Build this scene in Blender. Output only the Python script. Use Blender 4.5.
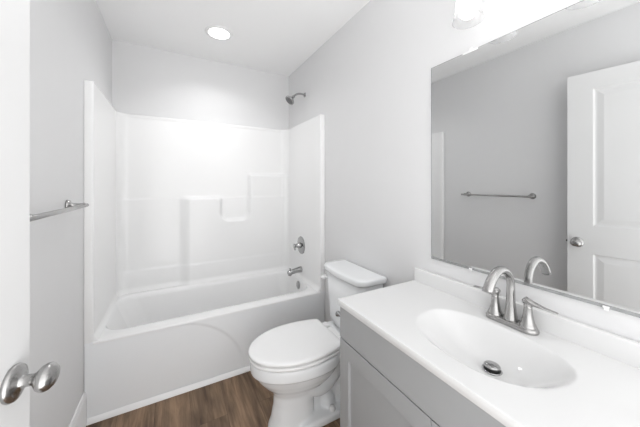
import bpy, bmesh, math, random
from mathutils import Vector, Matrix
random.seed(4)
PI = math.pi
scn = bpy.context.scene
C = scn.collection
for o in list(bpy.data.objects): bpy.data.objects.remove(o)

# ------------------------------------------------------------------ room numbers
W, D, H = 1.498, 2.640, 2.44          # right wall x, back wall y, ceiling z
NY = 0.03                              # inner face of the near wall (door wall)
TY = 1.879                             # tub front
# ------------------------------------------------------------------ camera
cam = bpy.data.cameras.new('camera'); co = bpy.data.objects.new('camera', cam); C.objects.link(co)
cam.sensor_fit = 'HORIZONTAL'; cam.sensor_width = 36.0
cam.lens = 267.7 / 640 * 36.0
cam.shift_y = -(213.5 - 184.66) / 640
cam.clip_start = 0.01
co.location = (0.418, 0.0, 1.2926)
co.rotation_euler = (PI/2, 0, -math.radians(28.87))
scn.camera = co
# ------------------------------------------------------------------ world, lights, exposure
w = bpy.data.worlds.new('world'); scn.world = w; w.use_nodes = True
bg = w.node_tree.nodes['Background']; bg.inputs[0].default_value = (1, 1, 1, 1); bg.inputs[1].default_value = 2.55
wn = w.node_tree                       # hall light from the open side; added gradient from below lifts the ceiling
_tc = wn.nodes.new('ShaderNodeTexCoord'); _sx = wn.nodes.new('ShaderNodeSeparateXYZ'); wn.links.new(_tc.outputs['Generated'], _sx.inputs[0])
_mr = wn.nodes.new('ShaderNodeMapRange'); _mr.inputs['From Min'].default_value = -0.8; _mr.inputs['From Max'].default_value = 0.8
_mr.inputs['To Min'].default_value = 1.45; _mr.inputs['To Max'].default_value = 0.60
wn.links.new(_sx.outputs['Z'], _mr.inputs['Value'])
wn.links.new(_mr.outputs[0], bg.inputs[0])
def area(name, loc, rot, sx, sy, power):
    l = bpy.data.lights.new(name, 'AREA'); l.shape = 'RECTANGLE'; l.size = sx; l.size_y = sy; l.energy = power
    o = bpy.data.objects.new(name, l); C.objects.link(o); o.location = loc; o.rotation_euler = rot
    return o
scn.view_settings.view_transform = 'Standard'
scn.view_settings.look = 'None'
scn.view_settings.gamma = 1.0
scn.view_settings.use_curve_mapping = False
scn.view_settings.exposure = 0.12
LENS_EMIT = 5.5
DOWNLIGHT_W = 2.9
BULB_EMIT = 2.4

# ------------------------------------------------------------------ materials
def mat(name, col, rough=0.5, metal=0.0, spec=0.5, coat=0.0, noise=0.0, nscale=8.0, bump=0.0, bscale=60.0):
    m = bpy.data.materials.new(name); m.use_nodes = True
    nt = m.node_tree; b = nt.nodes['Principled BSDF']
    b.inputs['Roughness'].default_value = rough; b.inputs['Metallic'].default_value = metal
    b.inputs['Specular IOR Level'].default_value = spec
    b.inputs['Coat Weight'].default_value = coat; b.inputs['Coat Roughness'].default_value = 0.05
    c = (col, col, col) if not isinstance(col, tuple) else col
    b.inputs['Base Color'].default_value = (*c, 1)
    tc = nt.nodes.new('ShaderNodeTexCoord')
    if noise:
        n = nt.nodes.new('ShaderNodeTexNoise'); n.inputs['Scale'].default_value = nscale; n.inputs['Detail'].default_value = 4
        nt.links.new(tc.outputs['Object'], n.inputs['Vector'])
        r = nt.nodes.new('ShaderNodeValToRGB')
        r.color_ramp.elements[0].color = (*[v*(1-noise) for v in c], 1); r.color_ramp.elements[1].color = (*[min(1, v*(1+noise)) for v in c], 1)
        nt.links.new(n.outputs['Fac'], r.inputs['Fac']); nt.links.new(r.outputs['Color'], b.inputs['Base Color'])
    if bump:
        n = nt.nodes.new('ShaderNodeTexNoise'); n.inputs['Scale'].default_value = bscale; n.inputs['Detail'].default_value = 3
        nt.links.new(tc.outputs['Object'], n.inputs['Vector'])
        bp = nt.nodes.new('ShaderNodeBump'); bp.inputs['Strength'].default_value = bump; bp.inputs['Distance'].default_value = 0.002
        nt.links.new(n.outputs['Fac'], bp.inputs['Height']); nt.links.new(bp.outputs['Normal'], b.inputs['Normal'])
    return m
M_WALL = mat('wall_paint', (0.725, 0.725, 0.73), 0.6, noise=0.01, bump=0.15, bscale=180)
M_CEIL = mat('ceiling_paint', 0.91, 0.8, bump=0.2, bscale=150)
M_TRIM = mat('trim_paint', 0.82, 0.35, noise=0.01)
M_DOOR = mat('door_paint', 0.70, 0.4, bump=0.05, bscale=120)
M_ACR = mat('white_acrylic', 0.86, 0.14, spec=0.35, noise=0.005)
M_APR = mat('tub_acrylic', (0.89, 0.905, 0.92), 0.16, spec=0.45, noise=0.005)
M_SHOE = mat('glossy_white_trim', 0.93, 0.25)
M_PORC = mat('porcelain', (0.84, 0.85, 0.86), 0.1, spec=0.5)
M_SEAT = mat('seat_plastic', 0.88, 0.22, spec=0.5)
M_MARB = mat('cultured_marble', 0.765, 0.09, spec=0.5, noise=0.006, nscale=5)
M_CAB = mat('grey_cabinet_paint', (0.34, 0.343, 0.347), 0.42, noise=0.015, nscale=20)
M_DARKGAP = mat('door_gap_shade', 0.05, 0.8)  # near-black colour standing for the shade in the door gaps
M_NICK = mat('brushed_nickel', (0.42, 0.415, 0.41), 0.26, metal=1.0, noise=0.03, nscale=90)
M_CHR = mat('chrome', (0.42, 0.42, 0.42), 0.08, metal=1.0, noise=0.02)
M_MIR = mat('silvered_glass', (0.72, 0.725, 0.725), 0.0, metal=1.0)
M_EDGE = mat('mirror_edge', (0.42, 0.43, 0.43), 0.15, metal=0.6)
M_BLK = mat('black_rubber', 0.012, 0.4)
M_CLIP = mat('clear_white_plastic', 0.85, 0.12, spec=0.6)
def emit(name, col, s):
    m = bpy.data.materials.new(name); m.use_nodes = True; nt = m.node_tree
    b = nt.nodes['Principled BSDF']; b.inputs['Base Color'].default_value = (0.8, 0.8, 0.8, 1)
    b.inputs['Emission Color'].default_value = (*col, 1); b.inputs['Emission Strength'].default_value = s
    return m
M_LENS = emit('led_lens', (1, 1, 1), LENS_EMIT)
M_BULB = emit('frosted_bulb', (1, 0.995, 0.985), BULB_EMIT)
def thin_glass(name):
    m = bpy.data.materials.new(name); m.use_nodes = True; nt = m.node_tree
    for n in list(nt.nodes): nt.nodes.remove(n)
    out = nt.nodes.new('ShaderNodeOutputMaterial'); mix = nt.nodes.new('ShaderNodeMixShader')
    tr = nt.nodes.new('ShaderNodeBsdfTransparent'); tr.inputs[0].default_value = (0.95, 0.95, 0.95, 1)
    gl = nt.nodes.new('ShaderNodeBsdfGlossy'); gl.inputs['Roughness'].default_value = 0.05
    lw = nt.nodes.new('ShaderNodeLayerWeight'); lw.inputs['Blend'].default_value = 0.12
    tl = nt.nodes.new('ShaderNodeBsdfTranslucent'); tl.inputs[0].default_value = (0.9, 0.9, 0.9, 1)
    m2 = nt.nodes.new('ShaderNodeMixShader'); m2.inputs[0].default_value = 0.4
    nt.links.new(tr.outputs[0], m2.inputs[1]); nt.links.new(tl.outputs[0], m2.inputs[2])
    nt.links.new(lw.outputs['Facing'], mix.inputs[0]); nt.links.new(m2.outputs[0], mix.inputs[1]); nt.links.new(gl.outputs[0], mix.inputs[2])
    nt.links.new(mix.outputs[0], out.inputs[0]); return m
M_GLASS = thin_glass('clear_glass')

def floor_material():
    m = bpy.data.materials.new('brown_wood_planks'); m.use_nodes = True; nt = m.node_tree; N = nt.nodes; L = nt.links
    b = N['Principled BSDF']; b.inputs['Roughness'].default_value = 0.42; b.inputs['Specular IOR Level'].default_value = 0.35
    tc = N.new('ShaderNodeTexCoord')
    mp = N.new('ShaderNodeMapping'); mp.inputs['Rotation'].default_value = (0, 0, PI/2); mp.inputs['Location'].default_value = (0.35, 0.03, 0)
    L.new(tc.outputs['Object'], mp.inputs['Vector'])
    br = N.new('ShaderNodeTexBrick'); br.inputs['Scale'].default_value = 1.0
    br.inputs['Brick Width'].default_value = 1.22; br.inputs['Row Height'].default_value = 0.18; br.inputs['Mortar Size'].default_value = 0.0007
    br.inputs['Color1'].default_value = (0, 0, 0, 1); br.inputs['Color2'].default_value = (1, 1, 1, 1); br.inputs['Mortar'].default_value = (0.5, 0.5, 0.5, 1)
    br.offset = 0.37; br.inputs['Bias'].default_value = 0.0
    L.new(mp.outputs[0], br.inputs['Vector'])
    # offset grain per plank
    off = N.new('ShaderNodeVectorMath'); off.operation = 'MULTIPLY_ADD'; off.inputs[1].default_value = (3.1, 7.7, 2.0)
    L.new(br.outputs['Color'], off.inputs[0]); L.new(tc.outputs['Object'], off.inputs[2])
    g = N.new('ShaderNodeMapping'); g.inputs['Scale'].default_value = (22, 1.6, 1); L.new(off.outputs[0], g.inputs['Vector'])
    n1 = N.new('ShaderNodeTexNoise'); n1.inputs['Scale'].default_value = 1.6; n1.inputs['Detail'].default_value = 8; n1.inputs['Roughness'].default_value = 0.65; n1.inputs['Distortion'].default_value = 0.6
    L.new(g.outputs[0], n1.inputs['Vector'])
    g2 = N.new('ShaderNodeMapping'); g2.inputs['Scale'].default_value = (7, 1.1, 1); L.new(off.outputs[0], g2.inputs['Vector'])
    n2 = N.new('ShaderNodeTexNoise'); n2.inputs['Scale'].default_value = 1.5; n2.inputs['Detail'].default_value = 4; n2.inputs['Distortion'].default_value = 1.2
    L.new(g2.outputs[0], n2.inputs['Vector'])
    mx = N.new('ShaderNodeMix'); mx.data_type = 'FLOAT'; mx.inputs[0].default_value = 0.45
    L.new(n1.outputs['Fac'], mx.inputs[2]); L.new(n2.outputs['Fac'], mx.inputs[3])
    r = N.new('ShaderNodeValToRGB'); e = r.color_ramp.elements
    e[0].position = 0.32; e[0].color = (0.050, 0.030, 0.018, 1); e[1].position = 0.70; e[1].color = (0.40, 0.265, 0.165, 1)
    k = r.color_ramp.elements.new(0.5); k.color = (0.195, 0.125, 0.077, 1)
    L.new(mx.outputs[0], r.inputs['Fac'])
    # plank tone
    pt = N.new('ShaderNodeMapRange'); pt.inputs['To Min'].default_value = 0.8; pt.inputs['To Max'].default_value = 1.15
    L.new(br.outputs['Color'], pt.inputs['Value'])
    sep = N.new('ShaderNodeVectorMath'); sep.operation = 'SCALE'; L.new(r.outputs['Color'], sep.inputs[0]); L.new(pt.outputs[0], sep.inputs['Scale'])
    gm = N.new('ShaderNodeMix'); gm.data_type = 'RGBA'; gm.inputs['B'].default_value = (0.07, 0.045, 0.03, 1)
    L.new(br.outputs['Fac'], gm.inputs[0]); L.new(sep.outputs[0], gm.inputs['A']); L.new(gm.outputs['Result'], b.inputs['Base Color'])
    bp = N.new('ShaderNodeBump'); bp.inputs['Strength'].default_value = 0.15; bp.inputs['Distance'].default_value = 0.002
    L.new(mx.outputs[0], bp.inputs['Height']); L.new(bp.outputs[0], b.inputs['Normal'])
    return m
M_FLOOR = floor_material()

# ------------------------------------------------------------------ helpers
def obj(name, bm, m, parent=None, smooth=False, bevel=0.0, seg=3, sub=0, angle=35):
    me = bpy.data.meshes.new(name); bmesh.ops.recalc_face_normals(bm, faces=bm.faces); bm.to_mesh(me); bm.free()
    o = bpy.data.objects.new(name, me); C.objects.link(o); me.materials.append(m)
    if parent: o.parent = parent
    if smooth or bevel:
        for p in me.polygons: p.use_smooth = True
    if bevel:
        b = o.modifiers.new('bevel', 'BEVEL'); b.width = bevel; b.segments = seg; b.limit_method = 'ANGLE'; b.angle_limit = math.radians(angle)
        b.harden_normals = True
    if sub:
        s = o.modifiers.new('sub', 'SUBSURF'); s.levels = sub; s.render_levels = sub
    return o
def thing(name, label, cat, loc=(0, 0, 0), rotz=0, group=None):
    o = bpy.data.objects.new(name, None); C.objects.link(o); o.empty_display_size = 0.05
    o.location = loc; o.rotation_euler = (0, 0, rotz); o['label'] = label; o['category'] = cat
    if group: o['group'] = group
    return o
def tag(o, label, cat, group=None):
    o['label'] = label; o['category'] = cat
    if group: o['group'] = group
    return o
def box(bm, x0, x1, y0, y1, z0, z1):
    r = bmesh.ops.create_cube(bm, size=1)
    for v in r['verts']:
        v.co = Vector(((v.co.x+.5)*(x1-x0)+x0, (v.co.y+.5)*(y1-y0)+y0, (v.co.z+.5)*(z1-z0)+z0))
    return r['verts']
def boxbm(*a):
    bm = bmesh.new(); box(bm, *a); return bm
def struct(name, bm, m, **k):
    o = obj(name, bm, m, **k); o['kind'] = 'structure'; return o
def lathe(bm, prof, mtx=None, n=40):
    """prof: list of (r, h) revolved about local Z."""
    rings = []
    for r, h in prof:
        if r < 1e-6: rings.append([bm.verts.new((0, 0, h))])
        else: rings.append([bm.verts.new((r*math.cos(2*PI*i/n), r*math.sin(2*PI*i/n), h)) for i in range(n)])
    for a, b in zip(rings, rings[1:]):
        for i in range(n):
            j = (i+1) % n
            if len(a) == 1 and len(b) == 1: continue
            if len(a) == 1: bm.faces.new((a[0], b[i], b[j]))
            elif len(b) == 1: bm.faces.new((a[i], b[0], a[j]))
            else: bm.faces.new((a[i], b[i], b[j], a[j]))
    if mtx is not None:
        for rg in rings:
            for v in rg: v.co = mtx @ v.co
    return rings
def axis(origin, direction):
    q = Vector(direction).normalized().to_track_quat('Z', 'Y')
    return Matrix.Translation(origin) @ q.to_matrix().to_4x4()
def tube(bm, pts, rad, n=16, cap=True, flat=1.0, up=None):
    pts = [Vector(p) for p in pts]; rad = rad if isinstance(rad, (list, tuple)) else [rad]*len(pts)
    rings = []; prev = None
    for i, p in enumerate(pts):
        t = (pts[min(i+1, len(pts)-1)] - pts[max(i-1, 0)]).normalized()
        if prev is None:
            a = Vector(up) if up else (Vector((0, 0, 1)) if abs(t.z) < .9 else Vector((0, 1, 0)))
        else: a = prev
        a = (a - t*a.dot(t)).normalized(); b = t.cross(a); prev = a
        r = rad[i]; ra, rb = (r if isinstance(r, tuple) else (r*flat, r))
        rings.append([bm.verts.new(p + a*ra*math.cos(2*PI*k/n) + b*rb*math.sin(2*PI*k/n)) for k in range(n)])
    for x, y in zip(rings, rings[1:]):
        for k in range(n): bm.faces.new((x[k], x[(k+1) % n], y[(k+1) % n], y[k]))
    if cap: bm.faces.new(rings[0][::-1]); bm.faces.new(rings[-1])
def bez(p, n=20):
    p = [Vector(q) for q in p]; out = []
    for i in range(n+1):
        t = i/n; q = p[:]
        while len(q) > 1: q = [a.lerp(b, t) for a, b in zip(q, q[1:])]
        out.append(q[0])
    return out
def loft(bm, rings, cap0=True, cap1=True):
    vs = [[bm.verts.new(p) for p in r] for r in rings]; n = len(vs[0])
    for a, b in zip(vs, vs[1:]):
        for k in range(n): bm.faces.new((a[k], a[(k+1) % n], b[(k+1) % n], b[k]))
    if cap0: bm.faces.new(vs[0][::-1])
    if cap1: bm.faces.new(vs[-1])
    return vs
def rrect(x0, x1, y0, y1, r, z, n=10):
    out = []; rs = r if isinstance(r, (list, tuple)) else [r]*4
    cs = [(x1, y1, 0, -1, -1), (x0, y1, 1, 1, -1), (x0, y0, 2, 1, 1), (x1, y0, 3, -1, 1)]
    for (cx, cy, q, sx, sy), rr in zip(cs, rs):
        for i in range(n+1):
            a = (q + i/n)*PI/2
            out.append((cx+sx*rr+rr*math.cos(a), cy+sy*rr+rr*math.sin(a), z))
    return out
def sstep(a, b, x):
    t = max(0.0, min(1.0, (x-a)/(b-a))); return t*t*(3-2*t)
def gridmesh(bm, P):
    V = [[bm.verts.new(p) for p in row] for row in P]
    for i in range(len(V)-1):
        for j in range(len(V[0])-1): bm.faces.new((V[i][j], V[i][j+1], V[i+1][j+1], V[i+1][j]))
    return V

# ================================================================== the setting
struct('floor', boxbm(-0.12, W+0.12, -0.09, D+0.12, -0.10, 0.0), M_FLOOR)
struct('ceiling', boxbm(-0.12, W+0.12, -0.09, D+0.12, H, H+0.1), M_CEIL)
struct('wall_left', boxbm(-0.12, 0, -0.09, D+0.12, 0, H), M_WALL)
struct('wall_right', boxbm(W, W+0.12, -0.09, D+0.12, 0, H), M_WALL)
struct('wall_back', boxbm(0, W, D, D+0.12, 0, H), M_WALL)
def base_profile(side, y0, y1):
    bm = bmesh.new()
    hgt, t = 0.178, 0.013
    prof = [(0, 0), (t, 0), (t, hgt-0.022), (t*0.75, hgt-0.012), (t*0.62, hgt-0.003), (t*0.45, hgt), (0, hgt)]
    a = [bm.verts.new((0+p if side < 0 else W-p, y0, z)) for p, z in prof]
    b = [bm.verts.new((0+p if side < 0 else W-p, y1, z)) for p, z in prof]
    n = len(prof)
    for k in range(n): bm.faces.new((a[k], a[(k+1) % n], b[(k+1) % n], b[k]))
    bm.faces.new(a); bm.faces.new(b[::-1]); return bm
struct('baseboard_left', base_profile(-1, NY, TY-0.004), M_TRIM)
struct('baseboard_right', base_profile(1, 0.95, TY-0.004), M_TRIM)
# shoe strip along the bottom of the tub
bm = bmesh.new()
pr = [(0, 0), (-0.018, 0), (-0.018, 0.004), (-0.015, 0.012), (-0.009, 0.020), (0, 0.027)]
a = [bm.verts.new((0.014, TY+y, z)) for y, z in pr]; b = [bm.verts.new((W-0.014, TY+y, z)) for y, z in pr]
for k in range(len(pr)): bm.faces.new((a[k], a[(k+1) % len(pr)], b[(k+1) % len(pr)], b[k]))
bm.faces.new(a); bm.faces.new(b[::-1])
struct('trim_1', bm, M_SHOE)

# ------------------------------------------------------------------ open door against the left wall
DW, DH, DT = 0.762, 2.030, 0.035
door = bpy.data.objects.new('door_1', None); C.objects.link(door); door['kind'] = 'structure'
door.location = (0.0374, 0.0493, 0); door.rotation_euler = (0, 0, math.radians(81.5))
def door_face(bm, y, s):
    # molded two panel face; s = +1 pushes into +y
    xs = [0, 0.126, DW-0.126, DW]; zs = [0.012, 0.250, 0.834, 1.018, 1.928, DH+0.009]
    def q(x0, x1, z0, z1, y0=0.0):
        vs = [bm.verts.new((x, y+s*y0, z)) for x, z in ((x0, z0), (x1, z0), (x1, z1), (x0, z1))]; bm.faces.new(vs)
    for i in range(3):
        for j in range(5):
            if i == 1 and j in (1, 3):
                x0, x1, z0, z1 = xs[1], xs[2], zs[j], zs[j+1]
                prof = [(0, 0), (0.004, 0.003), (0.010, 0.008), (0.016, 0.0085), (0.020, 0.0085), (0.030, 0.0065), (0.048, 0.0025), (0.052, 0.002)]
                rings = []
                for d, dep in prof:
                    rings.append([bm.verts.new((x, y+s*dep, z)) for x, z in ((x0+d, z0+d), (x1-d, z0+d), (x1-d, z1-d), (x0+d, z1-d))])
                for a, b in zip(rings, rings[1:]):
                    for k in range(4): bm.faces.new((a[k], a[(k+1) % 4], b[(k+1) % 4], b[k]))
                bm.faces.new(rings[-1])
            else: q(xs[i], xs[i+1], zs[j], zs[j+1])
bm = bmesh.new(); door_face(bm, 0, 1); door_face(bm, DT, -1)
z0, z1 = 0.012, DH+0.009
for x0, x1, za, zb in ((0, 0, z0, z1), (DW, DW, z0, z1)):
    bm.faces.new([bm.verts.new(p) for p in ((x0, 0, za), (x0, DT, za), (x0, DT, zb), (x0, 0, zb))])
for z in (z0, z1):
    bm.faces.new([bm.verts.new(p) for p in ((0, 0, z), (DW, 0, z), (DW, DT, z), (0, DT, z))])
bmesh.ops.remove_doubles(bm, verts=bm.verts, dist=1e-5)
obj('door_leaf', bm, M_DOOR, door)
KX, KZ = DW-0.051, 0.902
for s in (-1, 1):
    bm = bmesh.new()
    mt = axis((KX, 0 if s < 0 else DT, KZ), (0, s, 0))
    prof = [(0, 0), (0.0335, 0), (0.0345, 0.003), (0.0325, 0.008), (0.024, 0.011), (0.0140, 0.0135), (0.0115, 0.018), (0.0105, 0.030), (0.0125, 0.0360),
            (0.0180, 0.0395), (0.0235, 0.0445), (0.0262, 0.0500), (0.0264, 0.0545), (0.0242, 0.0600), (0.0188, 0.0650), (0.0095, 0.0680), (0, 0.0688)]
    lathe(bm, prof, mt)
    if s < 0:
        for v in bm.verts:   # slightly egg-shaped knob: wider than tall
            if abs(v.co.y) > 0.032: v.co.x = KX + (v.co.x-KX)*1.12; v.co.z = KZ + (v.co.z-KZ)*0.93
    obj('door_knob', bm, M_NICK, door, smooth=True)['label'] = 'brushed nickel door knob'
bm = boxbm(DW-0.001, DW+0.0015, 0.006, 0.029, KZ-0.028, KZ+0.028); box(bm, DW, DW+0.009, 0.010, 0.022, KZ-0.006, KZ+0.006)
obj('latch', bm, M_NICK, door)

# ================================================================== bathtub
tub = thing('bathtub', 'white alcove bathtub with a smooth curved apron at the back of the room', 'bathtub', (W/2, TY+0.38, 0))
def P(o): return Matrix.Translation(-Vector(o.location))
def child(name, bm, m, root, **k):
    """bm given in world coordinates; re-base it on the thing's own origin."""
    bmesh.ops.transform(bm, matrix=(Matrix.Translation(root.location) @ Matrix.Rotation(root.rotation_euler[2], 4, 'Z')).inverted(), verts=bm.verts)
    return obj(name, bm, m, root, **k)
RZ = 0.432
def opening(ins, z, r):
    l, rr, f, b = ins
    return rrect(0.058+l, 1.432-rr, TY+0.096+f, 2.535-b, r, z, 12)
bm = bmesh.new()
rings = [rrect(0.022, W-0.022, TY-0.002, D-0.006, 0.004, RZ-0.014, 12), rrect(0.022, W-0.022, TY-0.0018, D-0.006, 0.004, RZ-0.007, 12),
         rrect(0.024, W-0.024, TY+0.001, D-0.008, 0.006, RZ-0.002, 12), rrect(0.030, W-0.030, TY+0.006, D-0.010, 0.010, RZ, 12),
         opening((-.012, -.012, -.012, -.012), RZ+0.0005, 0.13), opening((-.004, -.004, -.004, -.004), RZ-0.002, 0.125), opening((0.002, 0.002, 0.003, 0.003), RZ-0.010, 0.12),
         opening((0.012, 0.004, 0.008, 0.008), RZ-0.035, 0.12), opening((0.05, 0.012, 0.022, 0.018), RZ-0.13, 0.12), opening((0.10, 0.022, 0.036, 0.03), RZ-0.24, 0.12),
         opening((0.145, 0.035, 0.052, 0.045), RZ-0.31, 0.11), opening((0.175, 0.055, 0.07, 0.065), RZ-0.338, 0.10), opening((0.23, 0.10, 0.11, 0.10), RZ-0.352, 0.08)]
loft(bm, rings, cap0=False, cap1=True)
child('tub_basin', bm, M_ACR, tub, smooth=True)
# apron with an arched raised outline
bm = bmesh.new(); rows = []
nx, nz = 160, 60
for j in range(nz+1):
    z = 0.002 + (RZ-0.010-0.002)*j/nz; row = []
    for i in range(nx+1):
        x = 0.002+(W-0.004)*i/nx
        q = math.sqrt(max(0, (x-0.40)/0.455)**2 + (z/0.425)**2)
        step = 0.0055*(1-sstep(0.975, 1.03, q)) * sstep(0.05, 0.45, x)
        row.append((x, TY-0.0015+step, z))
    rows.append(row)
gridmesh(bm, rows)
for x0, x1 in ((0.0012, 0.0385), (W-0.0385, W-0.0012)):   # the apron carries on up beside the rim
    box(bm, x0, x1, TY-0.0030, TY+0.012, RZ-0.012, RZ+0.0004)
child('apron', bm, M_APR, tub, smooth=False)
tub.children[-1].data.shade_smooth() if hasattr(tub.children[-1].data, 'shade_smooth') else None
bm = bmesh.new(); lathe(bm, [(0, 0.010), (0.010, 0.0095), (0.028, 0.007), (0.036, 0.003), (0.037, 0)], axis((1.4235, 2.235, 0.377), (-1, 0, 0.07)))
ov = child('overflow_plate', bm, M_CHR, tub, smooth=True); ov['label'] = 'chrome overflow plate'
bm = bmesh.new(); lathe(bm, [(0, 0.006), (0.02, 0.005), (0.034, 0.003), (0.036, 0)], axis((1.24, 2.262, 0.0805), (0, 0, 1)))
child('tub_drain', bm, M_CHR, tub, smooth=True)['label'] = 'chrome drain'

# ================================================================== shower surround
sur = thing('shower_surround', 'glossy white three sided shower wall surround with moulded soap ledges, above the tub', 'shower surround', (W/2, D-0.02, RZ))
IX0, IX1, IY, CR, ST = 0.040, W-0.040, 2.608, 0.075, 1.858
path = []   # (x, y, nx, ny, s-kind)
def addp(x, y, nx, ny, k): path.append((x, y, nx, ny, k))
for x in (0.0012, 0.012, 0.024): addp(x, TY-0.002, 0, -1, 'f')
for i in range(1, 6):
    a = i/6*PI/2; addp(IX0-0.010+0.010*math.sin(a), TY+0.008-0.010*math.cos(a), math.sin(a), -math.cos(a), 'f')
n = 40
for i in range(n+1): addp(IX0, TY+0.008+(IY-CR-TY-0.008)*i/n, 1, 0, 'l')
for i in range(1, 14):
    a = i/14*PI/2; addp(IX0+CR-CR*math.cos(a), IY-CR+CR*math.sin(a), math.cos(a), -math.sin(a), 'a')
n = 210
for i in range(n+1): addp(IX0+CR+(IX1-IX0-2*CR)*i/n, IY, 0, -1, 'b')
for i in range(1, 20):
    a = i/20*PI/2; addp(IX1-CR+CR*math.sin(a), IY-CR+CR*math.cos(a), -math.sin(a), -math.cos(a), 'c')
n = 40
for i in range(n+1): addp(IX1, IY-CR-(IY-CR-TY-0.008)*i/n, -1, 0, 'r')
for i in range(1, 6):
    a = i/6*PI/2; addp(IX1+0.010-0.010*math.cos(a), TY+0.008-0.010*math.sin(a), -math.cos(a), -math.sin(a), 'f')
for x in (W-0.024, W-0.012, W-0.0012): addp(x, TY-0.002, 0, -1, 'f')
def sdbox(x, z, x0, x1, z0, z1, r):
    cx, cz, hx, hz = (x0+x1)/2, (z0+z1)/2, (x1-x0)/2-r, (z1-z0)/2-r
    dx, dz = abs(x-cx)-hx, abs(z-cz)-hz
    return r - (math.hypot(max(dx, 0), max(dz, 0)) + min(max(dx, dz), 0))     # positive inside
def sdepth(x, z, k):
    if k not in 'abc': return 0.0
    A = sdbox(x, z, 0.470, 2.2, -1.0, 1.172, 0.012)
    B = sdbox(x, z, 1.072, 2.2, -1.0, 1.385, 0.012)
    U = sdbox(x, z, 0.802, 1.068, 0.962, 3.0, 0.075)
    kk = 0.045; h = max(kk-abs(A+U), 0)/kk
    s = max(min(A, -U)-h*h*kk*0.25, B)
    d = 0.036*sstep(-0.024, 0.012, s)*sstep(0.465, 0.555, x)
    d += 0.006*sstep(-1.185, -1.168, -z)
    d += 0.0025*sstep(-0.612, -0.590, -z)
    return d
zs = [RZ+0.0006 + (ST-0.030-RZ-0.0006)*j/220 for j in range(221)]
rows = []
cnt_a = [i for i, p in enumerate(path) if p[4] == 'a']; cnt_c = [i for i, p in enumerate(path) if p[4] == 'c']
def point(i, z, extra=0.0):
    x, y, nx_, ny_, k = path[i]
    f = 1.0
    if k == 'a': f = sstep(0, 1, (i-cnt_a[0]+1)/(len(cnt_a)+1))
    if k == 'c': f = 1-sstep(0.25, 1, (i-cnt_c[0]+1)/(len(cnt_c)+1))
    d = sdepth(x, z, k)*f
    if k != 'f': d += 0.020*max(0.0, 1-(z-RZ)/0.040)**2
    return (x+nx_*(d+extra), y+ny_*(d+extra), z)
def outer(i, z):
    x, y, nx_, ny_, k = path[i]
    if k == 'f': return (x, TY+0.006, z)
    if k in 'ac':
        cx = IX0+CR if k == 'a' else IX1-CR; cy = IY-CR
        X, Y = cx-nx_*3*CR, cy-ny_*3*CR
        return (min(max(X, 0.001), W-0.001), min(Y, D-0.001), z)
    if k == 'l': return (0.001, y, z)
    if k == 'r': return (W-0.001, y, z)
    return (x, D-0.001, z)
for z in zs: rows.append([point(i, z) for i in range(len(path))])
def lip(i): return {'f': 0.0, 'l': 0.0, 'r': 0.0, 'a': 0.2, 'c': 0.2, 'b': 0.45}[path[i][4]]
for z, e in ((ST-0.026, 0.002), (ST-0.022, 0.006), (ST-0.015, 0.008), (ST-0.007, 0.0065), (ST-0.002, 0.003), (ST, -0.002)):
    rows.append([point(i, z, e*lip(i)) for i in range(len(path))])
rows.append([outer(i, ST) for i in range(len(path))])
bm = bmesh.new(); gridmesh(bm, rows)
child('surround_panel', bm, M_ACR, sur, smooth=True)

# ------------------------------------------------------------------ shower fittings on the right wall
sh = thing('wall_shower', 'chrome shower head on a curved arm high on the right wall', 'shower head', (W, 2.25, 2.13))
bm = bmesh.new(); lathe(bm, [(0, 0.012), (0.014, 0.011), (0.018, 0.007), (0.022, 0.0015), (0.0225, 0)], axis((W, 2.25, 2.127), (-1, 0, 0)))
child('flange', bm, M_CHR, sh, smooth=True)
bm = bmesh.new(); tube(bm, bez([(W-0.002, 2.25, 2.127), (W-0.05, 2.25, 2.135), (W-0.085, 2.25, 2.13), (W-0.115, 2.25, 2.092)], 16), 0.009)
child('shower_arm', bm, M_CHR, sh, smooth=True)
bm = bmesh.new(); d = Vector((-0.60, -0.05, -0.62)).normalized()
lathe(bm, [(0, -0.004), (0.012, -0.004), (0.014, 0.010), (0.012, 0.018), (0.016, 0.024), (0.024, 0.034), (0.041, 0.050), (0.046, 0.056), (0.046, 0.064), (0.042, 0.067), (0, 0.066)], axis(Vector((W-0.112, 2.25, 2.096)), d))
hd = child('spray_head', bm, M_CHR, sh, smooth=True)
bm = bmesh.new(); lathe(bm, [(0, 0.0695), (0.036, 0.0690), (0.039, 0.066)], axis(Vector((W-0.112, 2.25, 2.096)), d))
nz_ = obj('spray_face', bm, mat('grey_nozzles', 0.13, 0.5, noise=0.4, nscale=140), hd, smooth=True)
bmesh_m = (Matrix.Translation(sh.location)).inverted()
for v in nz_.data.vertices: v.co = bmesh_m @ v.co

sv = thing('shower_valve', 'round chrome shower valve plate with a lever handle above the tub spout', 'shower valve', (IX1, 2.245, 0.735))
bm = bmesh.new(); lathe(bm, [(0, 0.014), (0.035, 0.013), (0.060, 0.009), (0.078, 0.004), (0.081, 0)], axis((IX1, 2.245, 0.735), (-1, 0, 0)))
child('valve_plate', bm, M_CHR, sv, smooth=True)
bm = bmesh.new(); lathe(bm, [(0.0255, 0.010), (0.0255, 0.030), (0.022, 0.034), (0.017, 0.050), (0.0165, 0.062), (0.019, 0.066), (0.019, 0.074), (0.015, 0.077), (0, 0.078)], axis((IX1, 2.245, 0.735), (-1, 0, 0)))
tube(bm, [(IX1-0.066, 2.245, 0.735), (IX1-0.075, 2.225, 0.724), (IX1-0.082, 2.198, 0.712)], [0.010, 0.008, 0.0065])
child('valve_handle', bm, M_CHR, sv, smooth=True)
sp = thing('tub_spout', 'short chrome tub spout sticking out of the shower wall just above the rim', 'tub spout', (IX1, 2.245, 0.52))
bm = bmesh.new()
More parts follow.
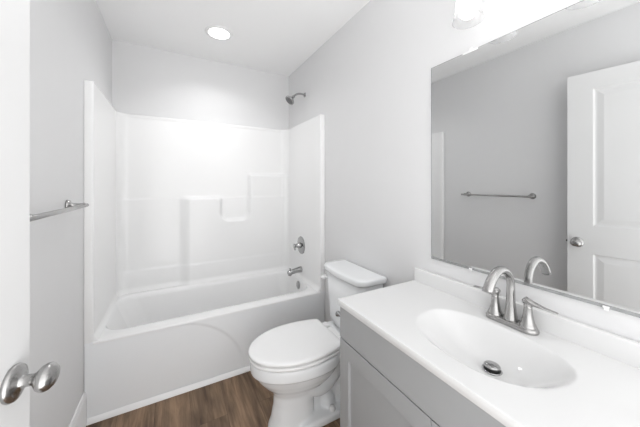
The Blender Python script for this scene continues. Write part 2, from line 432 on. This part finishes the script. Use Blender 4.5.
pts = [(IX1-0.001, 2.245, 0.513), (IX1-0.012, 2.245, 0.513), (IX1-0.04, 2.245, 0.511), (IX1-0.085, 2.245, 0.505), (IX1-0.112, 2.245, 0.499), (IX1-0.128, 2.245, 0.493), (IX1-0.133, 2.245, 0.491)]
tube(bm, pts, [(0.029, 0.029), (0.028, 0.028), (0.024, 0.024), (0.022, 0.022), (0.0235, 0.022), (0.021, 0.019), (0.012, 0.012)], n=28)
lathe(bm, [(0.014, 0.0), (0.017, 0.014), (0.016, 0.020), (0, 0.0202)], axis((IX1-0.112, 2.245, 0.493), (0, 0, -1)), n=24)
child('spout_body', bm, M_CHR, sp, smooth=True)
bm = bmesh.new(); lathe(bm, [(0.004, 0), (0.004, 0.014), (0.008, 0.016), (0.008, 0.022), (0, 0.023)], axis((IX1-0.110, 2.245, 0.515), (0, 0, 1)), n=16)
child('diverter_knob', bm, M_CHR, sp, smooth=True)

# ================================================================== recessed ceiling light
rl = thing('recessed_light', 'round flush ceiling light glowing white above the tub', 'ceiling light', (0.727, 2.142, H))
bm = bmesh.new(); lathe(bm, [(0.100, 0.0005), (0.099, -0.004), (0.092, -0.0085), (0.080, -0.009), (0.074, -0.006)], Matrix.Translation((0.727, 2.142, H)), n=64)
child('trim_ring', bm, M_TRIM, rl, smooth=True)
bm = bmesh.new(); lathe(bm, [(0.0745, -0.0055), (0.05, -0.0062), (0, -0.0066)], Matrix.Translation((0.727, 2.142, H)), n=64)
child('light_lens', bm, M_LENS, rl, smooth=True)
dl = bpy.data.lights.new('downlight', 'AREA'); dl.shape = 'DISK'; dl.size = 0.14; dl.energy = DOWNLIGHT_W; dl.spread = math.radians(135)
dlo = bpy.data.objects.new('downlight', dl); C.objects.link(dlo); dlo.location = (0.727, 2.142, H-0.012)

# ================================================================== toilet (faces -x, back on the right wall)
TYC = 1.365
to = thing('toilet', 'white two piece toilet with lid down and elongated bowl, beside the tub', 'toilet', (W-0.35, TYC, 0))
def X(u): return W-u
def egg(ub, uf, hw, z, hb=None, n=64, wpos=0.40, pw=2.0, sq=2.6):
    """outline from back ub to front uf (distance off the wall), half width hw; squarer back of half width hb"""
    um = ub+(uf-ub)*wpos; pts = []
    for i in range(n):
        a = 2*PI*i/n; c, s = math.cos(a), math.sin(a)
        if c >= 0: e = pw
        else: e = sq
        u = um + (uf-um if c >= 0 else um-ub)*math.copysign(abs(c)**(2/e), c)
        v = hw*math.copysign(abs(s)**(2/e), s)
        if hb is not None and c < 0:
            t = (um-u)/(um-ub); v *= 1-(1-hb/hw)*t*t
        pts.append((X(u), TYC+v, z))
    return pts
bm = bmesh.new()
# bowl + front pedestal
R = [egg(0.385, 0.640, 0.096, 0.0), egg(0.385, 0.636, 0.095, 0.015), egg(0.385, 0.622, 0.088, 0.05), egg(0.385, 0.608, 0.082, 0.12), egg(0.365, 0.606, 0.084, 0.175),
     egg(0.32, 0.622, 0.100, 0.205), egg(0.285, 0.658, 0.130, 0.240), egg(0.260, 0.690, 0.155, 0.278), egg(0.250, 0.708, 0.167, 0.308), egg(0.245, 0.714, 0.171, 0.318), egg(0.236, 0.729, 0.183, 0.325), egg(0.235, 0.731, 0.185, 0.360), egg(0.235, 0.729, 0.183, 0.379), egg(0.240, 0.722, 0.176, 0.384)]
loft(bm, R)
# rear deck under the tank
def rr(u0, u1, hv, z, r=0.03): return [(x, y, z) for x, y, _ in rrect(X(u1), X(u0), TYC-hv, TYC+hv, r, z, 8)]
loft(bm, [rr(0.09, 0.30, 0.075, 0.20), rr(0.06, 0.30, 0.105, 0.27), rr(0.035, 0.31, 0.140, 0.335), rr(0.028, 0.33, 0.155, 0.36), rr(0.028, 0.33, 0.155, 0.392)])
# trapway spine and bulges
loft(bm, [rr(0.09, 0.42, 0.040, 0.0), rr(0.09, 0.42, 0.040, 0.15), rr(0.09, 0.42, 0.055, 0.30)])
for s in (-1, 1):
    tube(bm, bez([(X(0.50), TYC+s*0.050, 0.26), (X(0.40), TYC+s*0.075, 0.15), (X(0.33), TYC+s*0.050, 0.10), (X(0.24), TYC+s*0.052, 0.24), (X(0.17), TYC+s*0.050, 0.33)], 18),
         [0.030+0.010*math.sin(PI*i/18) for i in range(19)], n=18)
    tube(bm, bez([(X(0.17), TYC+s*0.040, 0.30), (X(0.20), TYC+s*0.055, 0.16), (X(0.22), TYC+s*0.035, 0.05), (X(0.22), TYC+s*0.030, 0.02)], 12), 0.038, n=16)
    lathe(bm, [(0, 0.075), (0.025, 0.070), (0.043, 0.045), (0.046, 0.0)], Matrix.Translation((X(0.300), TYC+s*0.030, 0.035)), n=24)
# foot plate
loft(bm, [rr(0.12, 0.50, 0.122, 0.0, 0.03), rr(0.12, 0.50, 0.122, 0.030, 0.03), rr(0.13, 0.49, 0.112, 0.040, 0.03)])
b_ = child('bowl', bm, M_PORC, to, smooth=True)
rm = b_.modifiers.new('remesh', 'REMESH'); rm.mode = 'VOXEL'; rm.voxel_size = 0.0055; rm.use_smooth_shade = True
sm = b_.modifiers.new('smooth', 'SMOOTH'); sm.factor = 0.5; sm.iterations = 7
# seat ring + lid
def slab(levels, **k):
    bm = bmesh.new(); loft(bm, levels); return bm
def se(i, z):
    ub, uf, um, hw, hb = 0.262+i, 0.737-i, 0.462, 0.187-i, 0.150-i
    out = []
    for q in range(41):
        a = -PI/2+PI*q/40; out.append((um+(uf-um)*math.copysign(abs(math.cos(a))**0.97, 1), hw*math.sin(a)))
    for q in range(1, 17):
        t = q/17; out.append((um-(um-ub)*t, hw-(hw-hb)*t**1.9))
    for uu, vv in ((0.006, 0.004), (0.002, 0.010)): out.append((ub+uu-0.002, hb-vv+0.003))
    for q in range(13): out.append((ub, (hb-0.014)*(1-2*q/12)))
    for uu, vv in ((0.002, 0.010), (0.006, 0.004)): out.append((ub+uu-0.002, -(hb-vv+0.003)))
    for q in range(16, 0, -1):
        t = q/17; out.append((um-(um-ub)*t, -(hw-(hw-hb)*t**1.9)))
    return [(X(u), TYC-v, z) for u, v in out]
bm = slab([se(0.024, 0.3875), se(0.003, 0.3905), se(0.0, 0.394), se(0.0, 0.402), se(0.003, 0.4055), se(0.024, 0.4075)])
child('seat', bm, M_SEAT, to, smooth=True)
def sc(ring, f, z): return [(X(0.49)+(x-X(0.49))*f, TYC+(y-TYC)*f, z) for x, y, _ in ring]
L0 = se(-0.002, 0)
bm = slab([se(0.026, 0.4115), se(0.003, 0.4135), se(-0.002, 0.417), se(-0.002, 0.426), se(0.001, 0.4300), sc(L0, 0.965, 0.4325), sc(L0, 0.90, 0.4340), sc(L0, 0.75, 0.4362), sc(L0, 0.5, 0.4380), sc(L0, 0.25, 0.4388), sc(L0, 0.05, 0.439)])
child('lid', bm, M_SEAT, to, smooth=True)
bm = boxbm(X(0.275), X(0.208), TYC-0.132, TYC+0.132, 0.3915, 0.411)
child('hinge_bar', bm, M_SEAT, to, bevel=0.007)
for s in (-1, 1):
    bm = boxbm(X(0.262), X(0.222), TYC+s*0.080-0.022, TYC+s*0.080+0.022, 0.391, 0.420)
    child('hinge', bm, M_SEAT, to, bevel=0.006)
# tank
def tk(z, u0, u1, hw, bow):
    pts = []
    n = 12
    out = rrect(X(u1), X(u0), TYC-hw, TYC+hw, (0.012, 0.045, 0.045, 0.012), z, 10)
    for x, y, zz in out:
        f = (W-x-u0)/(u1-u0)
        x -= bow*(1-((y-TYC)/hw)**2)*f
        pts.append((x, y, zz))
    return pts
bm = bmesh.new()
# denser front edge for the bow
def dens(p, n=6):
    out = []
    for i in range(len(p)):
        a, b = Vector(p[i]), Vector(p[(i+1) % len(p)])
        k = max(1, int((b-a).length/0.03))
        for j in range(k): out.append(tuple(a.lerp(b, j/k)))
    return out
def tkd(z, u0, u1, hw, bow, r=0.045):
    base = dens(rrect(X(u1), X(u0), TYC-0.2, TYC+0.2, (0.012, r, r, 0.012), z, 10))
    pts = []
    for x, y, zz in base:
        v = (y-TYC)/0.2; f = (W-x-u0)/(u1-u0)
        pts.append((x-bow*(1-v*v)*f, TYC+v*hw, zz))
    return pts
# the outline sampling depends on u1-u0, so build it once and scale
ref = tkd(0, 0.02, 0.19, 0.2, 0.0)
def tks(z, u0, u1, hw, bow):
    pts = []
    for x, y, _ in ref:
        v = (y-TYC)/0.2; f = (W-x-0.02)/0.17
        pts.append((W-(u0+f*(u1-u0)) - bow*(1-v*v)*f, TYC+v*hw, z))
    return pts
bm = bmesh.new()
loft(bm, [tks(0.396, 0.05, 0.140, 0.120, 0.012), tks(0.400, 0.035, 0.155, 0.140, 0.014), tks(0.415, 0.025, 0.166, 0.158, 0.016), tks(0.45, 0.020, 0.170, 0.166, 0.017), tks(0.60, 0.018, 0.176, 0.184, 0.018), tks(0.735, 0.016, 0.180, 0.198, 0.018)])
child('tank', bm, M_PORC, to, smooth=True)
bm = bmesh.new()
loft(bm, [tks(0.731, 0.012, 0.184, 0.204, 0.02), tks(0.7325, 0.009, 0.190, 0.214, 0.02), tks(0.737, 0.007, 0.193, 0.218, 0.021), tks(0.758, 0.007, 0.193, 0.218, 0.021), tks(0.7635, 0.009, 0.191, 0.216, 0.021), tks(0.7665, 0.014, 0.185, 0.210, 0.02), tks(0.7675, 0.03, 0.165, 0.18, 0.016), tks(0.7675, 0.07, 0.12, 0.08, 0.01)])
child('tank_lid', bm, M_PORC, to, smooth=True)
bm = bmesh.new(); lathe(bm, [(0, 0), (0.010, 0), (0.010, 0.012), (0.007, 0.014), (0.007, 0.018), (0.014, 0.021), (0.0155, 0.027), (0.013, 0.034), (0, 0.036)], axis((X(0.165), TYC+0.187, 0.668), (-0.25, 1, 0)), n=24)
tube(bm, [(X(0.165), TYC+0.214, 0.668), (X(0.185), TYC+0.216, 0.666), (X(0.200), TYC+0.214, 0.662)], [0.012, 0.0135, 0.009])
child('flush_lever', bm, M_SEAT, to, smooth=True)
for s in (-1, 1):
    bm = bmesh.new(); lathe(bm, [(0.018, 0.0), (0.018, 0.012), (0.015, 0.020), (0.008, 0.0245), (0, 0.0255)], Matrix.Translation((X(0.300), TYC+s*0.092, 0.038)), n=24)
    child('bolt_cap', bm, M_SEAT, to, smooth=True)
for s in (-1, 1):
    bm = bmesh.new(); lathe(bm, [(0.011, 0.0), (0.011, 0.004), (0.006, 0.007), (0, 0.008)], Matrix.Translation((X(0.243), TYC+s*0.135, 0.391)), n=20)
    child('seat_bolt_cap', bm, M_SEAT, to, smooth=True)

# ================================================================== vanity cabinet
VY0, VY1 = 0.040, 0.946
CX = 1.034           # cabinet front
CZ = 0.790           # cabinet top
va = thing('vanity_cabinet', 'grey painted bathroom vanity cabinet with framed doors against the right wall', 'cabinet', (1.27, 0.49, 0))
CY0, CY1 = VY0+0.010, VY1-0.003
bm = bmesh.new()
box(bm, CX+0.020, W-0.002, CY1-0.018, CY1, 0.0, CZ); box(bm, CX+0.020, W-0.002, CY0, CY0+0.018, 0.0, CZ)
box(bm, CX+0.020, W-0.002, CY0+0.018, CY1-0.018, 0.10, 0.118)
box(bm, CX+0.020, CX+0.038, CY0+0.018, CY1-0.018, CZ-0.03, CZ); box(bm, CX+0.080, CX+0.095, CY0+0.018, CY1-0.018, 0.0, 0.10)
child('carcass', bm, M_CAB, va)
bm = boxbm(CX+0.021, CX+0.030, CY0+0.018, CY1-0.018, 0.118, CZ-0.031); child('gap_shade_sheet', bm, M_DARKGAP, va)  # dark sheet behind the fronts, paints the shade between doors and drawer
ZG = 0.655
bm = boxbm(CX, CX+0.0195, CY0, CY1, ZG+0.002, CZ-0.001)
child('drawer_front', bm, M_CAB, va, bevel=0.0012, seg=2)
def shaker(y0, y1, z0, z1, st=0.060, rail=0.066):
    bm = bmesh.new()
    xf, xb, xp = CX, CX+0.0195, CX+0.0115
    O = [(y0, z0), (y1, z0), (y1, z1), (y0, z1)]; I = [(y0+st, z0+rail), (y1-st, z0+rail), (y1-st, z1-rail), (y0+st, z1-rail)]
    def rg(pts, x): return [bm.verts.new((x, y, z)) for y, z in pts]
    a = rg(O, xb); b = rg(O, xf); c = rg(I, xf)
    e = 0.0015; J = [(y0+st+e, z0+rail+e), (y1-st-e, z0+rail+e), (y1-st-e, z1-rail-e), (y0+st+e, z1-rail-e)]
    dd = rg(J, xp)
    for p, q in ((a, b), (b, c), (c, dd)):
        for k in range(4): bm.faces.new((p[k], p[(k+1) % 4], q[(k+1) % 4], q[k]))
    bm.faces.new(dd); bm.faces.new(a[::-1]); return bm
YM = 0.4925
child('door', shaker(YM+0.0015, CY1, 0.105, ZG-0.0025), M_CAB, va, bevel=0.0012, seg=2)
child('door', shaker(CY0, YM-0.0015, 0.105, ZG-0.0025), M_CAB, va, bevel=0.0012, seg=2)

# ------------------------------------------------------------------ vanity top with moulded basin
vt = thing('sink_countertop', 'white cultured marble countertop with moulded oval sink on the grey cabinet', 'countertop', (1.26, 0.49, CZ))
TX0, TZ = 1.0239, 0.8155
BX, BY, BA, BF, BB, BD = 1.275, 0.480, 0.197, 0.172, 0.104, 0.100
def basin(x, y):
    dx = (x-BX)/(BF if x < BX else BB); dy = (y-BY)/BA
    r = (abs(dx)**2.3 + abs(dy)**2.3)**(1/2.3)
    if r >= 1.06: return 0.0
    p = 2.5 if x >= BX else 2.5-0.7*((BX-x)/BF)
    t = min(1.0, r/1.06)
    core = (1-t**p)**1.25
    return BD*core
nx, ny = 110, 200; xe = W-0.0225
bm = bmesh.new(); rows = []
ed = 0.0022
def topz(x, y):
    z = TZ-basin(x, y)
    return z
xs = [TX0+ed+(xe-TX0-ed)*i/nx for i in range(nx+1)]; ys = [VY0+(VY1-ed-VY0)*j/ny for j in range(ny+1)]
for x in xs: rows.append([(x, y, topz(x, y)) for y in ys])
V = gridmesh(bm, rows)
# rounded front and left edges, then the skirt
def ring_offset(k):
    off, z = [(ed*math.sin(a)-ed, TZ-ed+ed*math.cos(a)) for a in (PI/8, PI/4, 3*PI/8, PI/2)][k] if k < 4 else ((0, TZ-ed-0.0012) if k == 4 else (0, CZ+0.0006))
    return off+ed, z
front = [V[0][j] for j in range(ny+1)]; left = [V[i][ny] for i in range(nx+1)]
prev_f, prev_l = front, left
for k in range(6):
    o_, z = ring_offset(k)
    nf = [bm.verts.new((TX0+ed-o_, v.co.y if j < ny else VY1-ed+o_, z)) for j, v in enumerate(front)]
    nl = [nf[-1]]+[bm.verts.new((v.co.x, VY1-ed+o_, z)) for v in left[1:]]
    for a, b in zip(range(ny), range(1, ny+1)): bm.faces.new((prev_f[a], prev_f[b], nf[b], nf[a]))
    for a, b in zip(range(nx), range(1, nx+1)): bm.faces.new((prev_l[a], prev_l[b], nl[b], nl[a]))
    prev_f, prev_l = nf, nl
# small underside return
inn_f = [bm.verts.new((v.co.x+0.03, v.co.y-(0.03 if j == ny else 0), CZ+0.0006)) for j, v in enumerate(prev_f)]
inn_l = [inn_f[-1]]+[bm.verts.new((max(v.co.x, inn_f[-1].co.x), v.co.y-0.03, CZ+0.0006)) for v in prev_l[1:]]
for a, b in zip(range(ny), range(1, ny+1)): bm.faces.new((prev_f[a], prev_f[b], inn_f[b], inn_f[a]))
for a, b in zip(range(nx), range(1, nx+1)): bm.faces.new((prev_l[a], prev_l[b], inn_l[b], inn_l[a]))
child('counter_surface', bm, M_MARB, vt, smooth=True)
bm = boxbm(W-0.0225, W-0.001, VY0, VY1, CZ+0.001, 0.878)
child('backsplash', bm, M_MARB, vt, bevel=0.004)
DX, DY = 1.287, 0.470
dz = TZ-BD
bm = bmesh.new(); lathe(bm, [(0.027, 0.002), (0.0275, 0.0045), (0.024, 0.006), (0.0215, 0.0045), (0.0205, -0.004)], Matrix.Translation((DX, DY, dz)), n=40)
dr = child('drain_flange', bm, M_CHR, vt, smooth=True)
bm = bmesh.new(); lathe(bm, [(0, 0.0042), (0.0212, 0.0044), (0.0212, 0.014), (0, 0.0145)], Matrix.Translation((DX, DY, dz)), n=40)
child('drain_gasket', bm, M_BLK, vt, smooth=False)['label'] = 'black gap under the stopper'
bm = bmesh.new(); lathe(bm, [(0.0205, 0.0140), (0.0225, 0.0150), (0.0225, 0.0165), (0.019, 0.0195), (0.010, 0.0215), (0, 0.022)], Matrix.Translation((DX, DY, dz)), n=40)
child('drain_stopper', bm, M_CHR, vt, smooth=True)['label'] = 'domed chrome pop-up stopper'

# ------------------------------------------------------------------ faucet
FX, FY = 1.432, 0.487
fa = thing('faucet', 'brushed nickel two handle faucet with high arched spout behind the sink', 'faucet', (FX, FY, TZ))
def stad(hl, hw, z, n=14):
    out = []
    for i in range(n+1): a = i/n*PI; out.append((FX+hw*math.cos(a), FY+hl-hw+hw*math.sin(a), z))
    for i in range(n+1): a = PI+i/n*PI; out.append((FX+hw*math.cos(a), FY-hl+hw+hw*math.sin(a), z))
    return out
bm = bmesh.new(); loft(bm, [stad(0.079, 0.0265, TZ+0.0005), stad(0.080, 0.0275, TZ+0.003), stad(0.0795, 0.027, TZ+0.010), stad(0.077, 0.0245, TZ+0.014), stad(0.074, 0.0215, TZ+0.0165)])
child('base_plate', bm, M_NICK, fa, smooth=True)
bm = bmesh.new()
pts = [Vector((FX, FY, TZ+0.012)), Vector((FX, FY, TZ+0.022)), Vector((FX, FY, TZ+0.040)), Vector((FX, FY, TZ+0.070)), Vector((FX, FY, TZ+0.100)), Vector((FX, FY, TZ+0.130))]
arc = bez([(FX, FY, TZ+0.130), (FX-0.002, FY, TZ+0.192), (FX-0.072, FY, TZ+0.222), (FX-0.112, FY, TZ+0.190), (FX-0.140, FY, TZ+0.134)], 26)[1:]
rad = [0.0225, 0.0205, 0.0170, 0.0140, 0.0130, 0.0125]
rads = rad + [(0.0122+0.0006*(i/25), 0.0125+0.0035*(i/25)) for i in range(26)]
rads = [(r, r) if not isinstance(r, tuple) else r for r in rads]
tube(bm, pts+arc, rads, n=24, up=(1, 0, 0))
child('spout', bm, M_NICK, fa, smooth=True)
for s in (-1, 1):
    hy = FY+s*0.0505
    bm = bmesh.new(); lathe(bm, [(0.0235, 0.012), (0.0235, 0.020), (0.0215, 0.024), (0.0185, 0.030), (0.0150, 0.045), (0.0125, 0.062), (0.0115, 0.078), (0.0118, 0.084), (0, 0.086)], Matrix.Translation((FX, hy, TZ)), n=28)
    h = child('handle_post', bm, M_NICK, fa, smooth=True)
    bm = bmesh.new()
    tube(bm, [(FX, hy-s*0.013, TZ+0.101), (FX, hy-s*0.008, TZ+0.0985), (FX, hy+s*0.010, TZ+0.095), (FX, hy+s*0.045, TZ+0.0905), (FX, hy+s*0.074, TZ+0.0885), (FX, hy+s*0.077, TZ+0.0885)],
         [(0.006, 0.009), (0.013, 0.0125), (0.008, 0.0120), (0.0035, 0.0095), (0.003, 0.0080), (0.0015, 0.006)], n=20, up=(0, 0, 1))
    lathe(bm, [(0.0113, 0.082), (0.0113, 0.0965)], Matrix.Translation((FX, hy, TZ)), n=24)
    child('lever', bm, M_NICK, fa, smooth=True)

# ------------------------------------------------------------------ mirror
MY0, MY1, MZ0, MZ1 = 0.092, 0.8565, 0.9430, 1.844
mi = thing('wall_mirror', 'large frameless rectangular wall mirror above the sink', 'mirror', (W, 0.473, MZ0))
bm = boxbm(W-0.0062, W-0.0008, MY0, MY1, MZ0, MZ1)
child('mirror_backing', bm, M_EDGE, mi)
bm = bmesh.new(); bm.faces.new([bm.verts.new(p) for p in ((W-0.0065, MY0+0.002, MZ0+0.0105), (W-0.0065, MY1-0.0025, MZ0+0.0105), (W-0.0065, MY1-0.0025, MZ1-0.002), (W-0.0065, MY0+0.002, MZ1-0.002))])
child('mirror_glass', bm, M_MIR, mi)
for y in (0.664, 0.272):
    bm = boxbm(W-0.0105, W-0.0005, y-0.005, y+0.005, MZ0-0.006, MZ0+0.004); box(bm, W-0.0105, W-0.0066, y-0.007, y+0.007, MZ0+0.001, MZ0+0.007)
    child('mirror_clip', bm, M_CLIP, mi, bevel=0.0015, seg=2)
for y in (0.664, 0.272):
    bm = boxbm(W-0.0105, W-0.0005, y-0.006, y+0.006, MZ1-0.002, MZ1+0.012); box(bm, W-0.0105, W-0.0066, y-0.030, y+0.034, MZ1-0.008, MZ1+0.001)  # clip nub; wide white strip added in place of a bright reflected sliver
    child('mirror_clip', bm, M_CLIP, mi, bevel=0.0015, seg=2)

# ------------------------------------------------------------------ vanity light
LX = W-0.120
vl = thing('vanity_light', 'wall light with clear glass bell shades and bright bulbs above the mirror', 'wall light', (W, 0.477, 2.05))
bm = boxbm(W-0.022, W-0.0008, 0.30, 0.655, 2.035, 2.095); child('back_plate', bm, M_NICK, vl, bevel=0.006)
for y in (0.604, 0.347):
    bm = bmesh.new(); tube(bm, bez([(W-0.02, y, 2.065), (W-0.07, y, 2.068), (LX, y, 2.085), (LX, y, 2.050)], 12), 0.0075)
    child('arm', bm, M_NICK, vl, smooth=True)
    bm = bmesh.new(); lathe(bm, [(0, 0.022), (0.018, 0.020), (0.024, 0.010), (0.025, -0.022), (0, -0.022)], Matrix.Translation((LX, y, 2.050)), n=28)
    child('socket_cup', bm, M_NICK, vl, smooth=True)
    bm = bmesh.new(); lathe(bm, [(0.026, 2.040), (0.034, 2.030), (0.040, 2.008), (0.0425, 1.967), (0.046, 1.929), (0.053, 1.901), (0.0535, 1.8995), (0.0525, 1.9000)], Matrix.Translation((LX, y, 0)), n=48)
    child('glass_shade', bm, M_GLASS, vl, smooth=True)
    bm = bmesh.new(); lathe(bm, [(0.013, 2.028), (0.014, 2.005), (0.024, 1.985), (0.0305, 1.960), (0.032, 1.942), (0.029, 1.925), (0.018, 1.913), (0, 1.909)], Matrix.Translation((LX, y, 0)), n=28)
    child('bulb', bm, M_BULB, vl, smooth=True)

# ------------------------------------------------------------------ towel bar
tb = thing('towel_bar', 'slim brushed nickel towel bar on the left wall', 'towel bar', (0, 1.34, 1.21))
BXX, BZ = 0.063, 1.196
bm = bmesh.new(); tube(bm, [(BXX, 1.030, BZ), (BXX, 1.032, BZ), (BXX, 1.34, BZ), (BXX, 1.643, BZ), (BXX, 1.645, BZ)], [0.007, 0.0083, 0.0083, 0.0083, 0.007], n=20)
child('bar', bm, M_NICK, tb, smooth=True)
for y in (1.07, 1.608):
    bm = bmesh.new(); lathe(bm, [(0, 0), (0.024, 0), (0.0245, 0.005), (0.021, 0.011), (0.013, 0.016), (0.010, 0.022), (0.0085, 0.040), (0.010, 0.054), (0.012, 0.060), (0.008, 0.068), (0, 0.070)], axis((0.0003, y, BZ+0.004), (1, 0, -0.04)), n=32)
    child('bar_post', bm, M_NICK, tb, smooth=True)

# ------------------------------------------------------------------ toilet paper holder on the cabinet side
tp = thing('toilet_paper_holder', 'small chrome holder stub beside the cabinet edge next to the toilet', 'toilet paper holder', (1.13, CY1, 0.70))
bm = bmesh.new(); lathe(bm, [(0, 0), (0.021, 0), (0.021, 0.004), (0.012, 0.009), (0.0065, 0.013), (0.0060, 0.132), (0.0125, 0.137), (0.0140, 0.143), (0.0105, 0.149), (0, 0.151)], axis((1.115, CY1+0.0003, 0.672), (0, 1, 0)), n=24)
child('holder_post', bm, M_CHR, tp, smooth=True)
